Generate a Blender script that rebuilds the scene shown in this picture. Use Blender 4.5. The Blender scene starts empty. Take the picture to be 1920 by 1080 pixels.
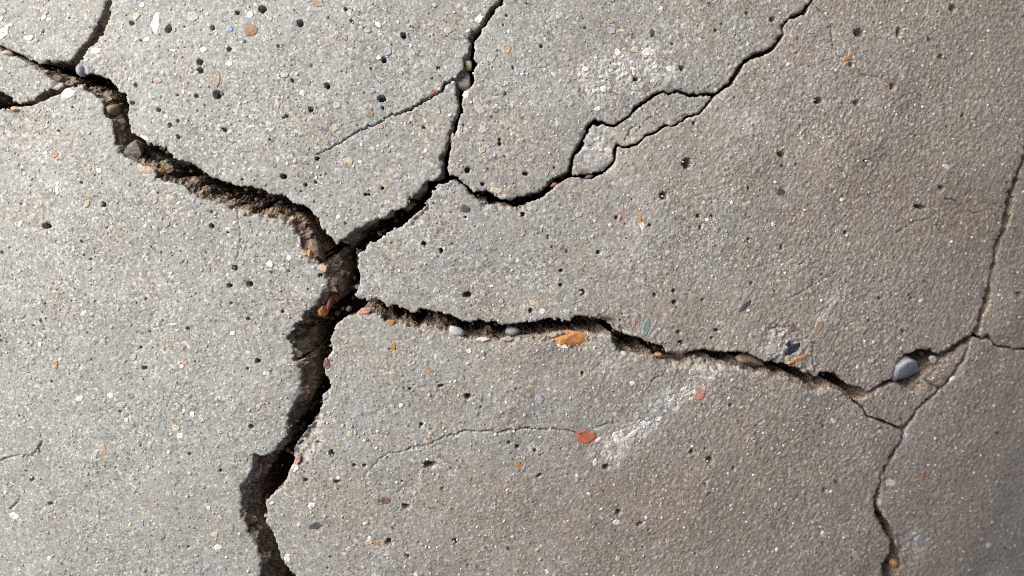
import bpy, math
import numpy as np
from mathutils import Vector

# ------------------------------------------------------------------ camera, sky, sun, exposure
scene = bpy.context.scene
FPX = 1507.0                      # focal length in pixels of a 1920 px wide picture
CAM_H = 0.477
cam_d = bpy.data.cameras.new("camera")
cam_d.sensor_width = 36.0
cam_d.lens = 36.0 * FPX / 1920.0
cam_d.clip_start = 0.01
cam_d.clip_end = 500.0
cam_d.dof.use_dof = True
cam_d.dof.focus_distance = 0.487
cam_d.dof.aperture_fstop = 6.0
cam = bpy.data.objects.new("camera", cam_d)
scene.collection.objects.link(cam)
cam.location = (0, 0, CAM_H)
scene.camera = cam

SUN_EL, SUN_AZ = 39.0, 148.0      # azimuth counter-clockwise from +x (picture right)
el, az = math.radians(SUN_EL), math.radians(SUN_AZ)
to_sun = Vector((math.cos(el) * math.cos(az), math.cos(el) * math.sin(az), math.sin(el)))
world = bpy.data.worlds.new("World")
scene.world = world
world.use_nodes = True
wn = world.node_tree.nodes
sky = wn.new("ShaderNodeTexSky")
sky.sky_type = 'NISHITA'
sky.sun_disc = False
sky.sun_elevation = el
sky.sun_rotation = math.radians(90.0) - az
sky.air_density = 0.35
sky.dust_density = 9.0
sky.ozone_density = 0.0
wn["Background"].inputs["Strength"].default_value = 0.088
world.node_tree.links.new(sky.outputs[0], wn["Background"].inputs["Color"])
sun_d = bpy.data.lights.new("sun", 'SUN')
sun_d.energy = 1.4
sun_d.angle = math.radians(34.0)
sun_d.color = (1.0, 0.985, 0.965)
sun = bpy.data.objects.new("sun", sun_d)
scene.collection.objects.link(sun)
sun.rotation_euler = to_sun.to_track_quat('Z', 'Y').to_euler()
sun.location = (-2, 1, 3)
scene.view_settings.view_transform = 'Standard'
scene.view_settings.look = 'None'
scene.view_settings.gamma = 1.0
scene.view_settings.use_curve_mapping = False
scene.view_settings.exposure = 0.93
scene.cycles.use_denoising = False
scene.cycles.filter_width = 1.1

rng = np.random.default_rng(7)

# ------------------------------------------------------------------ the curved surface of the concrete
XA, YA, RAD = -0.153, 0.180, 1.10       # apex and radius of the dome
MM = 0.001
PX = 0.333e-3                            # one photograph pixel on the surface, about

def z_surf(x, y):
    return -((x - XA) ** 2 + (y - YA) ** 2) / (2 * RAD)

def normals(x, y):
    nx, ny = (x - XA) / RAD, (y - YA) / RAD
    l = np.sqrt(nx * nx + ny * ny + 1)
    return nx / l, ny / l, 1 / l

U0, U1, V0, V1 = -50.0, 1970.0, -50.0, 1130.0
def to_xy(u, v):
    """surface point under (u, v); beyond the photographed part the surface simply goes on"""
    u = np.asarray(u, float); v = np.asarray(v, float)
    uc, vc = np.clip(u, U0, U1), np.clip(v, V0, V1)
    a, b = (uc - 960.0) / FPX, (540.0 - vc) / FPX
    A = a * a + b * b + 1e-12
    B = -2 * (a * XA + b * YA + RAD)
    C = XA * XA + YA * YA + 2 * RAD * CAM_H
    t = (-B - np.sqrt(B * B - 4 * A * C)) / (2 * A)
    return a * t + (u - uc) * 0.4e-3, b * t - (v - vc) * 0.4e-3

# ------------------------------------------------------------------ noise helpers
TN = 1024
fx = np.fft.fftfreq(TN)[:, None]; fy = np.fft.rfftfreq(TN)[None, :]
FR = np.sqrt(fx * fx + fy * fy) + 1e-9
def tile(lo, hi, power=0.0, seed=0):
    """tileable noise whose wavelengths lie between lo and hi samples, unit variance"""
    r = np.random.default_rng(1000 + seed)
    w = r.standard_normal((TN, TN))
    F = np.fft.rfft2(w)
    wl = 1.0 / FR
    band = np.exp(-np.clip(np.log(lo / wl), 0, None) ** 2 * 4) * np.exp(-np.clip(np.log(wl / hi), 0, None) ** 2 * 4)
    n = np.fft.irfft2(F * band * wl ** power, s=(TN, TN))
    return ((n - n.mean()) / n.std()).astype(np.float32)

def samp(t, x, y):
    x = np.asarray(x); y = np.asarray(y)
    xi = np.floor(x).astype(np.int64); yi = np.floor(y).astype(np.int64)
    fx_ = (x - xi).astype(np.float32); fy_ = (y - yi).astype(np.float32)
    xi %= TN; yi %= TN; xj = (xi + 1) % TN; yj = (yi + 1) % TN
    return (t[yi, xi] * (1 - fx_) + t[yi, xj] * fx_) * (1 - fy_) + (t[yj, xi] * (1 - fx_) + t[yj, xj] * fx_) * fy_

T_ROUGH = tile(4, 22, 0.8, 1)      # crack outlines
T_LOW = tile(170, 900, 1.0, 2)      # slow undulation
T_MID = tile(14, 60, 0.9, 3)
T_FINE = tile(2.5, 7, 0.3, 4)
T_GRIT = tile(4, 14, 0.5, 5)
T_WALL = tile(6, 90, 1.0, 6)
T_WALLF = tile(3, 14, 0.6, 7)

# ------------------------------------------------------------------ the crack network (pixels of the photograph)
def poly(a, b):
    return np.array(list(a) + list(b)[::-1], float)

A_l = [(215, -460), (222, -200), (204, -60), (200, 0), (192, 20), (185, 38), (179, 50), (170, 68), (158, 85), (145, 98), (135, 110), (127, 120), (125, 135)]
A_r = [(228, -460), (235, -200), (213, -60), (209, 0), (206, 25), (202, 45), (193, 62), (183, 78), (170, 88), (160, 100), (150, 113), (146, 122), (150, 138)]
B_u = [(-700, -40), (-300, 5), (-60, 62), (0, 84), (15, 94), (38, 103), (58, 112), (75, 121), (87, 116), (115, 115), (129, 118), (140, 125)]
B_l = [(-700, -34), (-300, 11), (-60, 68), (0, 90), (15, 100), (38, 109), (57, 122), (72, 132), (88, 142), (100, 151), (113, 158), (140, 158)]
C_u = [(-700, 205), (-300, 224), (-80, 188), (0, 172), (20, 185), (30, 192), (38, 192), (60, 182), (80, 172), (100, 165), (113, 158), (130, 148)]
C_l = [(-700, 218), (-300, 240), (-80, 212), (0, 205), (18, 206), (35, 200), (60, 195), (82, 182), (108, 175), (120, 166), (140, 161), (152, 160)]
J1 = [(115, 116), (129, 119), (146, 122), (150, 138), (160, 141), (178, 141), (170, 174), (152, 171), (150, 161), (138, 160), (120, 166), (112, 157), (100, 150), (88, 140), (78, 125)]
D_u = [(150, 138), (160, 140), (175, 140), (192, 143), (207, 150), (217, 162), (225, 172), (236, 175), (240, 188), (244, 203), (241, 215), (244, 232), (248, 248), (270, 262), (290, 274), (307, 274), (320, 288), (328, 298), (350, 304), (375, 316), (397, 332), (420, 338), (430, 344), (445, 349), (460, 349), (482, 354), (505, 364), (535, 369), (547, 380), (570, 386), (585, 397), (597, 412), (601, 425), (610, 434), (622, 445), (635, 457)]
D_l = [(150, 162), (152, 172), (170, 175), (185, 185), (192, 197), (197, 217), (207, 227), (212, 247), (217, 272), (225, 290), (240, 299), (257, 304), (285, 315), (292, 322), (294, 335), (317, 339), (347, 350), (355, 360), (372, 370), (400, 382), (430, 388), (452, 395), (475, 400), (500, 405), (517, 410), (540, 413), (552, 430), (562, 447), (570, 470), (585, 482), (597, 495), (607, 505), (614, 518)]
J2 = [(622, 445), (635, 457), (645, 450), (682, 470), (671, 477), (669, 492), (674, 510), (672, 530), (614, 530), (607, 505), (597, 495)]
E_u = [(632, 459), (645, 450), (660, 432), (680, 426), (700, 415), (722, 407), (737, 395), (760, 386), (772, 369), (790, 351), (797, 340), (820, 334), (830, 325), (838, 318)]
E_l = [(665, 485), (671, 477), (682, 470), (690, 460), (710, 447), (732, 432), (757, 420), (775, 407), (790, 392), (807, 372), (812, 357), (825, 347), (840, 342), (848, 335)]
F_l = [(612, 507), (615, 532), (607, 545), (595, 562), (585, 580), (570, 592), (565, 602), (554, 610), (538, 634), (547, 647), (550, 672), (560, 695), (565, 710), (562, 725), (565, 737), (555, 750), (547, 770), (538, 793), (541, 819), (521, 833), (518, 845), (498, 855), (475, 853), (472, 876), (466, 896), (449, 916), (449, 939), (452, 968), (461, 982), (465, 1000), (475, 1017), (484, 1025), (488, 1051), (488, 1080), (478, 1150), (496, 1260), (480, 1400), (490, 1600)]
F_r = [(671, 480), (669, 492), (674, 510), (677, 519), (674, 535), (667, 552), (672, 562), (684, 565), (677, 575), (670, 587), (650, 595), (632, 605), (627, 620), (622, 640), (622, 660), (610, 675), (609, 692), (616, 712), (620, 727), (606, 742), (600, 770), (588, 793), (570, 812), (554, 833), (548, 850), (547, 868), (541, 891), (530, 911), (512, 928), (498, 942), (499, 959), (498, 982), (512, 1002), (521, 1017), (525, 1040), (538, 1063), (555, 1080), (560, 1150), (570, 1260), (545, 1400), (550, 1600)]
G_u = [(660, 560), (682, 563), (710, 560), (720, 567), (727, 577), (737, 572), (752, 577), (775, 584), (790, 577), (812, 583), (835, 588), (860, 597), (880, 604), (900, 601), (922, 601), (947, 609), (975, 606), (1007, 602), (1022, 597), (1042, 597), (1062, 604), (1075, 595), (1087, 592), (1120, 597), (1138, 605), (1152, 618), (1172, 625), (1197, 635), (1225, 642), (1245, 650), (1250, 662), (1265, 669), (1282, 670), (1297, 660), (1322, 655), (1337, 661), (1362, 660), (1382, 660), (1402, 662), (1420, 670), (1435, 677), (1455, 681), (1482, 685), (1500, 695), (1515, 700), (1530, 704), (1537, 699), (1550, 697), (1565, 694), (1577, 710), (1590, 721), (1610, 727), (1625, 733), (1635, 730), (1650, 720), (1672, 709), (1676, 692), (1685, 670), (1705, 660), (1722, 655), (1742, 654), (1757, 661), (1775, 659), (1785, 649), (1800, 637), (1820, 626), (1829, 614), (1833, 600), (1838, 582), (1845, 566), (1852, 545), (1859, 520), (1864, 487), (1868, 457), (1876, 440), (1886, 410), (1888, 385), (1893, 362), (1901, 342), (1911, 312), (1919, 287), (1935, 200), (1950, 50), (1970, -150), (1990, -460)]
G_l = [(660, 590), (677, 575), (692, 588), (715, 592), (725, 604), (745, 605), (762, 610), (785, 614), (797, 609), (820, 615), (837, 622), (862, 629), (885, 634), (935, 636), (972, 634), (1000, 631), (1022, 628), (1060, 624), (1102, 624), (1120, 625), (1140, 628), (1150, 643), (1163, 659), (1190, 662), (1202, 666), (1222, 670), (1237, 674), (1252, 676), (1268, 679), (1285, 680), (1300, 672), (1312, 669), (1326, 674), (1345, 683), (1365, 687), (1387, 690), (1402, 695), (1435, 699), (1475, 710), (1495, 717), (1505, 727), (1522, 731), (1542, 727), (1562, 727), (1575, 735), (1592, 746), (1610, 750), (1626, 746), (1650, 729), (1676, 718), (1690, 724), (1708, 729), (1722, 722), (1735, 706), (1746, 695), (1765, 676), (1785, 664), (1805, 650), (1822, 639), (1834, 628), (1841, 610), (1846, 590), (1858, 572), (1863, 548), (1866, 522), (1871, 490), (1878, 462), (1886, 444), (1897, 412), (1903, 388), (1907, 362), (1911, 342), (1920, 314), (1928, 287), (1945, 200), (1962, 50), (1980, -150), (2000, -460)]
K_l = [(985, -460), (992, -300), (948, -120), (952, -40), (935, 0), (925, 14), (910, 27), (905, 42), (895, 55), (885, 62), (881, 75), (884, 87), (879, 100), (869, 110), (870, 127), (857, 140), (854, 152), (854, 170), (856, 187), (860, 200), (859, 212), (848, 224), (845, 242), (839, 265), (835, 280), (826, 297), (830, 310), (829, 328)]
K_r = [(995, -460), (1004, -300), (960, -120), (963, -40), (945, 0), (939, 10), (925, 23), (915, 35), (909, 47), (897, 62), (891, 75), (892, 87), (887, 110), (895, 120), (887, 133), (889, 150), (880, 163), (868, 172), (865, 187), (866, 212), (860, 225), (856, 240), (850, 255), (847, 268), (842, 285), (840, 297), (839, 322), (842, 332)]
M_u = [(832, 326), (842, 327), (865, 337), (872, 346), (887, 362), (900, 357), (915, 359), (930, 369), (950, 374), (960, 375), (977, 367), (1000, 362), (1017, 355), (1030, 342), (1045, 332), (1060, 325), (1074, 322)]
M_l = [(832, 344), (848, 336), (866, 342), (882, 362), (892, 369), (902, 377), (920, 382), (935, 381), (957, 386), (970, 389), (985, 385), (1000, 377), (1022, 365), (1037, 352), (1047, 343), (1060, 337), (1076, 334)]
I_l = [(1693, 800), (1690, 827), (1675, 850), (1658, 876), (1650, 896), (1647, 916), (1638, 934), (1641, 942), (1638, 968), (1652, 988), (1670, 1017), (1675, 1025), (1664, 1043), (1655, 1060), (1658, 1080), (1645, 1150), (1680, 1300), (1660, 1600)]
I_r = [(1699, 802), (1694, 827), (1680, 853), (1666, 876), (1660, 893), (1652, 916), (1655, 936), (1648, 948), (1664, 974), (1678, 997), (1684, 1023), (1692, 1040), (1694, 1060), (1687, 1080), (1672, 1150), (1698, 1300), (1676, 1600)]
POLYS = [poly(A_l, A_r), poly(B_u, B_l), poly(C_u, C_l), np.array(J1, float), poly(D_u, D_l), np.array(J2, float), poly(E_u, E_l),
         poly(F_l, F_r), poly(G_u, G_l), poly(K_l, K_r), poly(M_u, M_l), poly(I_l, I_r)]
# narrow cracks that go right through: (u, v, width)
LINES = [
 [(1066, 330, 7), (1070, 310, 7), (1071, 300, 7), (1077, 290, 8), (1088, 279, 8), (1093, 263, 7), (1100, 248, 8), (1108, 234, 9), (1116, 227, 10), (1122, 232, 7), (1131, 228, 6), (1140, 233, 4), (1152, 236, 4), (1170, 226, 5), (1182, 217, 5), (1195, 201, 6), (1210, 191, 6), (1225, 179, 6), (1247, 171, 4), (1255, 176, 4), (1272, 170, 5), (1282, 172, 5), (1297, 179, 5), (1310, 177, 5), (1342, 176, 6), (1355, 166, 7), (1372, 155, 8), (1376, 142, 7), (1388, 125, 8), (1405, 111, 7), (1420, 102, 8), (1437, 99, 8), (1447, 90, 8), (1460, 80, 6), (1469, 62, 5), (1470, 48, 5), (1476, 36, 6), (1490, 29, 7), (1507, 24, 7), (1515, 12, 5), (1525, 0, 4), (1545, -40, 5), (1530, -100, 6), (1570, -220, 6), (1590, -460, 6)],
 [(1062, 331, 7), (1085, 331, 6), (1110, 331, 9), (1120, 325, 5), (1135, 322, 4.5), (1146, 312, 5), (1154, 297, 4.5), (1154, 281, 6), (1160, 271, 4), (1172, 276, 3.2), (1195, 270, 3.5), (1212, 255, 3.6), (1235, 245, 3.6), (1250, 235, 3.6), (1260, 237, 3.4), (1287, 221, 3.8), (1312, 212, 3.6), (1325, 200, 3.4), (1335, 187, 3.6), (1342, 176, 4)],
 [(842, 333, 8), (858, 338, 6), (869, 345, 5), (884, 362, 6), (897, 366, 8)],
 [(-60, 65, 5), (0, 87, 5), (38, 106, 5), (72, 127, 7)],
 [(1695, 804, 6), (1692, 827, 5), (1678, 851, 6), (1662, 876, 8), (1655, 896, 9), (1650, 916, 6), (1646, 936, 9), (1645, 948, 7), (1651, 972, 12), (1665, 994, 14), (1677, 1018, 12), (1678, 1030, 12), (1675, 1060, 20), (1672, 1082, 16), (1659, 1150, 16), (1689, 1300, 14), (1668, 1600, 14)],
 [(-80, 200, 10), (0, 190, 18), (30, 197, 7), (70, 184, 9), (110, 168, 9), (128, 155, 9)],
 [(205, 0, 6), (195, 45, 8), (175, 72, 8), (152, 105, 8), (140, 122, 10)],
 [(940, 2, 7), (918, 28, 7), (900, 58, 7), (887, 78, 7), (886, 100, 8), (863, 190, 5), (862, 212, 6), (851, 240, 8), (838, 282, 8), (834, 320, 9)],
 [(1588, 732, 8), (1610, 738, 10), (1626, 740, 10), (1650, 725, 7), (1674, 714, 7)],
 [(1757, 668, 9), (1785, 656, 11), (1808, 640, 10), (1826, 628, 9), (1838, 605, 7), (1852, 566, 9), (1862, 520, 6), (1868, 487, 6), (1880, 440, 8), (1895, 385, 11), (1906, 342, 8), (1924, 287, 8)],
 [(1592, 744, 7), (1602, 753, 6), (1615, 761, 5), (1621, 770, 5), (1626, 781, 5), (1647, 787, 5), (1670, 797, 6), (1694, 807, 5)],
 [(1822, 632, 4), (1812, 660, 4), (1804, 681, 5), (1785, 712, 4), (1767, 728, 5), (1745, 750, 4), (1722, 770, 5), (1710, 790, 6), (1696, 806, 6)],
 [(1826, 630, 4.5), (1836, 633, 4.5), (1843, 637, 4.5), (1853, 631, 5), (1861, 641, 4), (1867, 648, 4), (1890, 652, 3.6), (1920, 656, 3.6), (1980, 664, 4), (2100, 655, 4), (2300, 690, 4), (2800, 700, 4)],
]
# hairlines that only score the surface: (points, width)
HAIRS = [
 ([(856, 150, 7), (845, 152, 6), (833, 160, 8), (829, 172, 6), (810, 182, 5), (785, 194, 6), (770, 205, 5), (750, 211, 4), (722, 221, 3.5), (707, 234, 3), (687, 240, 3), (662, 252, 2.4), (645, 265, 2.2), (617, 279, 1.8), (592, 290, 1.5)]),
 ([(1172, 264, 2), (1187, 238, 2.2), (1207, 230, 1.8), (1217, 220, 2), (1232, 217, 1.4)]),
 ([(1086, 172, 3), (1096, 186, 2), (1103, 194, 2), (1115, 205, 1.2), (1119, 224, 1.6)]),
 ([(660, 912, .9), (682, 893, 1.1), (696, 878, 1.3), (711, 858, 1.7), (729, 848, 1.8), (760, 846, 1.6), (769, 840, 2.6), (783, 836, 1.8), (798, 837, 1.8), (815, 827, 2.2), (835, 819, 2.2), (852, 815, 2.4), (872, 807, 2.4), (895, 809, 2.2), (918, 806, 2.6), (935, 810, 2.4), (953, 804, 2.6), (964, 809, 2.4), (990, 800, 3), (1004, 804, 2.2), (1045, 804, 2.4), (1067, 807, 2.6), (1085, 813, 3)]),
 ([(1525, 2, 3), (1530, 10, 2.6), (1547, 29, 2.6), (1557, 37, 1.6), (1559, 60, 2), (1562, 85, 2), (1570, 105, 2), (1585, 111, 2), (1600, 117, 1.8), (1612, 137, 2), (1625, 142, 1.8), (1645, 145, 2), (1660, 152, 1.6), (1670, 160, 2)]),
 ([(-60, 868, 2), (0, 864, 2.6), (22, 857, 3), (37, 854, 2.6), (60, 856, 2.6), (67, 847, 3.5), (72, 837, 4), (80, 826, 1.8), (87, 831, 1.6), (105, 825, 1.8), (117, 830, 1.6), (135, 825, 1.2)]),
 ([(442, 392, 2.2), (445, 410, 2), (450, 435, 2.4), (450, 465, 2), (440, 492, 1.6)]),
 ([(1455, 570, 1.4), (1470, 562, 1.8), (1500, 550, 2), (1535, 530, 2.2), (1562, 515, 1.8), (1590, 495, 1.4)]),
 ([(1680, 437, 1.8), (1697, 427, 2.2), (1715, 416, 2.6), (1740, 410, 2.4), (1765, 395, 1.6)]),
 ([(1772, 372, 2.5), (1790, 376, 4), (1810, 387, 2), (1830, 401, 2.4), (1850, 392, 2)]),
 ([(1865, 382, 2), (1880, 390, 3), (1890, 392, 2)]),
 ([(18, 956, 4), (28, 946, 2.4), (37, 932, 2.6)]),
 ([(80, 1028, 1.5), (95, 1040, 2), (115, 1055, 2), (132, 1080, 2.2), (140, 1140, 2)]),
 ([(40, 985, 1.8), (52, 998, 2.2)]),
 ([(678, 517, 2.4), (690, 530, 1.8), (706, 544, 1.6)]),
 ([(1203, 752, 1.4), (1210, 735, 1.8), (1222, 716, 1.8), (1240, 705, 2.4), (1250, 700, 1.6)]),
 ([(1112, 803, 2), (1130, 797, 3.5), (1150, 793, 2), (1180, 795, 1.5)]),
 ([(1738, 712, 5), (1745, 719, 6), (1752, 727, 7), (1768, 726, 4), (1776, 748, 2)]),
 ([(1635, 805, 1.5), (1648, 802, 3), (1660, 806, 1.6)]),
 ([(1545, 664, 2), (1524, 640, 2.4), (1522, 655, 2.4), (1524, 680, 2.6), (1528, 700, 3)]),
 ([(1446, 617, 2.4), (1458, 611, 4), (1468, 613, 3), (1480, 613, 2)]),
 ([(180, 80, 1.5), (183, 88, 1.5)]),
 ([(1500, 497, 2.5), (1510, 492, 2), (1520, 496, 1.4)]),
]

def refine(pts, step, amp, seed):
    r = np.random.default_rng(seed)
    out = [np.array(pts[0], float)]
    for p, q in zip(pts[:-1], pts[1:]):
        p = np.array(p, float); q = np.array(q, float)
        d = q[:2] - p[:2]; L = np.hypot(*d)
        n = max(1, int(round(L / step))) if L < 120 else max(1, int(L / 25))
        nrm = np.array([-d[1], d[0]]) / max(L, 1e-6)
        for k in range(1, n + 1):
            c = p + (q - p) * k / n
            c[:2] += nrm * r.normal() * amp
            if len(c) > 2:
                c[2] *= r.uniform(0.75, 1.25)
            out.append(c)
    return np.array(out)

LINES = [refine(l, 7, 0.8, 50 + i) for i, l in enumerate(LINES)]
for l in LINES:
    l[:, 2] = np.maximum(l[:, 2], 3.2)
HAIRS = [refine(l, 5, 1.2, 90 + i) for i, l in enumerate(HAIRS)]
HAIRS[0][:, 2] *= 0.72
HAIRS[3][:, 2] *= 1.3
HAIRS[4][:, 2] *= 1.2

# ------------------------------------------------------------------ sampling grid over the surface
STEP = 1.66
def axis(lo, hi, ext):
    n = int(round((hi - lo) / STEP))
    core = np.linspace(lo, hi, n + 1)
    g = [STEP]
    while sum(g) < ext:
        g.append(min(g[-1] * 1.14, 40.0))
    e = np.cumsum(g)
    return np.concatenate([lo - e[::-1], core, hi + e])
us = axis(-12.0, 1932.0, 640.0)
vs = axis(-12.0, 1092.0, 420.0)
NU, NV = len(us), len(vs)
UU, VV = np.meshgrid(us, vs)
UU = UU.copy(); VV = VV.copy()

def win(lo_u, hi_u, lo_v, hi_v):
    i0, i1 = np.searchsorted(us, [lo_u, hi_u]); j0, j1 = np.searchsorted(vs, [lo_v, hi_v])
    return slice(max(j0 - 1, 0), min(j1 + 1, NV)), slice(max(i0 - 1, 0), min(i1 + 1, NU))

def seg_dist(px, py, a, b):
    dx, dy = b[0] - a[0], b[1] - a[1]
    L2 = dx * dx + dy * dy + 1e-9
    t = np.clip(((px - a[0]) * dx + (py - a[1]) * dy) / L2, 0, 1)
    return np.hypot(px - a[0] - t * dx, py - a[1] - t * dy), t

def in_poly(px, py, P):
    ins = np.zeros(px.shape, bool)
    for (x0, y0), (x1, y1) in zip(P, np.roll(P, -1, axis=0)):
        if y0 == y1:
            continue
        c = ((y0 > py) != (y1 > py)) & (px < (x1 - x0) * (py - y0) / (y1 - y0) + x0)
        ins ^= c
    return ins

def sd_points(px, py):
    """signed distance to the cracks at arbitrary points (slow, few points)"""
    out = np.full(px.shape, 1e3)
    for P in POLYS:
        d = np.full(px.shape, 1e3)
        for a, b in zip(P, np.roll(P, -1, axis=0)):
            d = np.minimum(d, seg_dist(px, py, a, b)[0])
        out = np.minimum(out, np.where(in_poly(px, py, P), -d, d) + rough(px, py))
    for l in LINES:
        for a, b in zip(l[:-1], l[1:]):
            d, t = seg_dist(px, py, a, b)
            out = np.minimum(out, d - 0.5 * (a[2] + (b[2] - a[2]) * t) + 0.25 * rough(px, py))
    return out

def cellrand(x, y, seed):
    """a random value for each cell of a jittered grid"""
    r = np.random.default_rng(seed); N = 128
    jx, jy, val = r.uniform(0, 1, (N, N)), r.uniform(0, 1, (N, N)), r.uniform(-1, 1, (N, N))
    ci, cj = np.floor(x).astype(np.int64), np.floor(y).astype(np.int64)
    best = np.full(np.shape(x), 9.0); out = np.zeros(np.shape(x))
    for di in (-1, 0, 1):
        for dj in (-1, 0, 1):
            a, b = (ci + di) % N, (cj + dj) % N
            d = (x - ci - di - jx[b, a]) ** 2 + (y - cj - dj - jy[b, a]) ** 2
            m = d < best
            best = np.where(m, d, best); out = np.where(m, val[b, a], out)
    return out

def rough(px, py):
    return rough0(px, py) + 2.3 * cellrand(px / 12.0, py / 12.0, 21) + 0.9 * cellrand(px / 5.0, py / 5.0, 22)

def rough0(px, py):
    return 0.8 * samp(T_ROUGH, px * 0.6 + 11, py * 0.6) + 0.1 * samp(T_FINE, px * 0.9, py * 0.9 + 77)

REACH = 34.0
SD = np.full((NV, NU), REACH)
RG = rough(UU, VV)
for P in POLYS:
    D = np.full((NV, NU), REACH)
    for a, b in zip(P, np.roll(P, -1, axis=0)):
        w = win(min(a[0], b[0]) - REACH, max(a[0], b[0]) + REACH, min(a[1], b[1]) - REACH, max(a[1], b[1]) + REACH)
        D[w] = np.minimum(D[w], seg_dist(UU[w], VV[w], a, b)[0])
    w = win(P[:, 0].min(), P[:, 0].max(), P[:, 1].min(), P[:, 1].max())
    ins = in_poly(UU[w], VV[w], P)
    D[w] = np.where(ins, -D[w], D[w])
    SD = np.minimum(SD, D + RG)
for l in LINES:
    for a, b in zip(l[:-1], l[1:]):
        w = win(min(a[0], b[0]) - REACH, max(a[0], b[0]) + REACH, min(a[1], b[1]) - REACH, max(a[1], b[1]) + REACH)
        d, t = seg_dist(UU[w], VV[w], a, b)
        SD[w] = np.minimum(SD[w], d - 0.5 * (a[2] + (b[2] - a[2]) * t) + (0.25 + 0.3 * (min(a[2], b[2]) > 4.4)) * RG[w])

# cells kept, their boundary pulled onto the crack outline
inside = SD > -0.25 * STEP
cell = inside[:-1, :-1] & inside[1:, :-1] & inside[:-1, 1:] & inside[1:, 1:]

# every through crack parts the cells it crosses, also where the sampling is coarse beyond the picture
THROUGH = [l[:, :2] for l in LINES] + [np.array(p, float) for p in (
    [(-700, -37), (-300, 8), (-60, 65), (0, 87)], [(-700, 211), (-300, 232), (-80, 200), (0, 190)], [(221, -460), (228, -200), (208, -60), (205, 0)],
    [(990, -460), (998, -300), (954, -120), (957, -40), (940, 2)], [(1924, 287), (1940, 200), (1956, 50), (1975, -150), (1995, -460)],
    [(484, 1600), (512, 1400), (530, 1260), (519, 1150), (520, 1080)])]
for l in THROUGH:
    for a, b in zip(l[:-1], l[1:]):
        n_ = max(2, int(np.hypot(*(b - a)) / 0.4))
        t_ = np.linspace(0, 1, n_)
        ci_ = np.searchsorted(us, a[0] + (b[0] - a[0]) * t_) - 1; cj_ = np.searchsorted(vs, a[1] + (b[1] - a[1]) * t_) - 1
        ok = (ci_ >= 0) & (ci_ < NU - 1) & (cj_ >= 0) & (cj_ < NV - 1)
        cell[cj_[ok], ci_[ok]] = False

# ------------------------------------------------------------------ fragments = connected runs of cells
def components(m):
    par = []
    def find(i):
        while par[i] != i:
            par[i] = par[par[i]]; i = par[i]
        return i
    lab = np.full(m.shape, -1, np.int64)
    prev = []
    for j in range(m.shape[0]):
        r = np.flatnonzero(np.diff(np.concatenate([[0], m[j].astype(np.int8), [0]])))
        cur = []
        for s, e in zip(r[::2], r[1::2]):
            i = len(par); par.append(i)
            for (ps, pe, pi) in prev:
                if ps < e and pe > s:
                    par[find(i)] = find(pi)
            lab[j, s:e] = i; cur.append((s, e, i))
        prev = cur
    root = np.array([find(i) for i in range(len(par))])
    return np.where(lab >= 0, root[np.maximum(lab, 0)], -1)
LAB = components(cell)
ids, cnt = np.unique(LAB[LAB >= 0], return_counts=True)

SEEDS = {  # a point of each fragment
 'corner': (80, 40), 'wedge': (40, 150), 'left': (250, 600), 'top': (450, 200), 'upper': (1000, 200), 'island': (1105, 290),
 'centre': (1200, 450), 'lower': (900, 900), 'chunk': (1690, 765), 'right_upper': (1905, 560), 'right_lower': (1850, 900)}
def cell_at(u, v):
    return min(max(np.searchsorted(vs, v) - 1, 0), NV - 2), min(max(np.searchsorted(us, u) - 1, 0), NU - 2)
FRAG = {k: LAB[cell_at(*p)] for k, p in SEEDS.items()}
assert len(set(int(f) for f in FRAG.values())) == len(FRAG) and min(FRAG.values()) >= 0, FRAG
print("fragments", {k: (int(f), int((LAB == f).sum()) if f >= 0 else 0) for k, f in FRAG.items()}, "others", sorted(int(c) for i, c in zip(ids, cnt) if i not in FRAG.values())[-8:])

# pull vertices next to removed cells onto the outline
cp = np.zeros((NV + 1, NU + 1), bool); cp[1:-1, 1:-1] = cell
nb = cp[:-1, :-1].astype(int) + cp[1:, :-1] + cp[:-1, 1:] + cp[1:, 1:]
interior_idx = np.zeros((NV, NU), bool); interior_idx[1:-1, 1:-1] = True
edge_v = (nb > 0) & (nb < 4) & interior_idx & (SD < 6)
ej, ei = np.nonzero(edge_v)
pu, pv = UU[ej, ei].copy(), VV[ej, ei].copy()
su, sv = pu.copy(), pv.copy()
def sd_grid(u, v):
    i = np.clip(np.searchsorted(us, u) - 1, 0, NU - 2); j = np.clip(np.searchsorted(vs, v) - 1, 0, NV - 2)
    a = np.clip((u - us[i]) / (us[i + 1] - us[i]), 0, 1); b = np.clip((v - vs[j]) / (vs[j + 1] - vs[j]), 0, 1)
    return (SD[j, i] * (1 - a) + SD[j, i + 1] * a) * (1 - b) + (SD[j + 1, i] * (1 - a) + SD[j + 1, i + 1] * a) * b
def grad(u, v, e=1.2):
    gx = sd_grid(u + e, v) - sd_grid(u - e, v); gy = sd_grid(u, v + e) - sd_grid(u, v - e)
    l = np.hypot(gx, gy) + 1e-9
    return gx / l, gy / l
for _ in range(2):
    s = sd_grid(pu, pv); gx, gy = grad(pu, pv)
    mv = np.clip(s, -1.0, 1.0) * 0.8
    pu -= gx * mv; pv -= gy * mv
lim = 0.62 * STEP
UU[ej, ei] = su + np.clip(pu - su, -lim, lim); VV[ej, ei] = sv + np.clip(pv - sv, -lim, lim)

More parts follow.
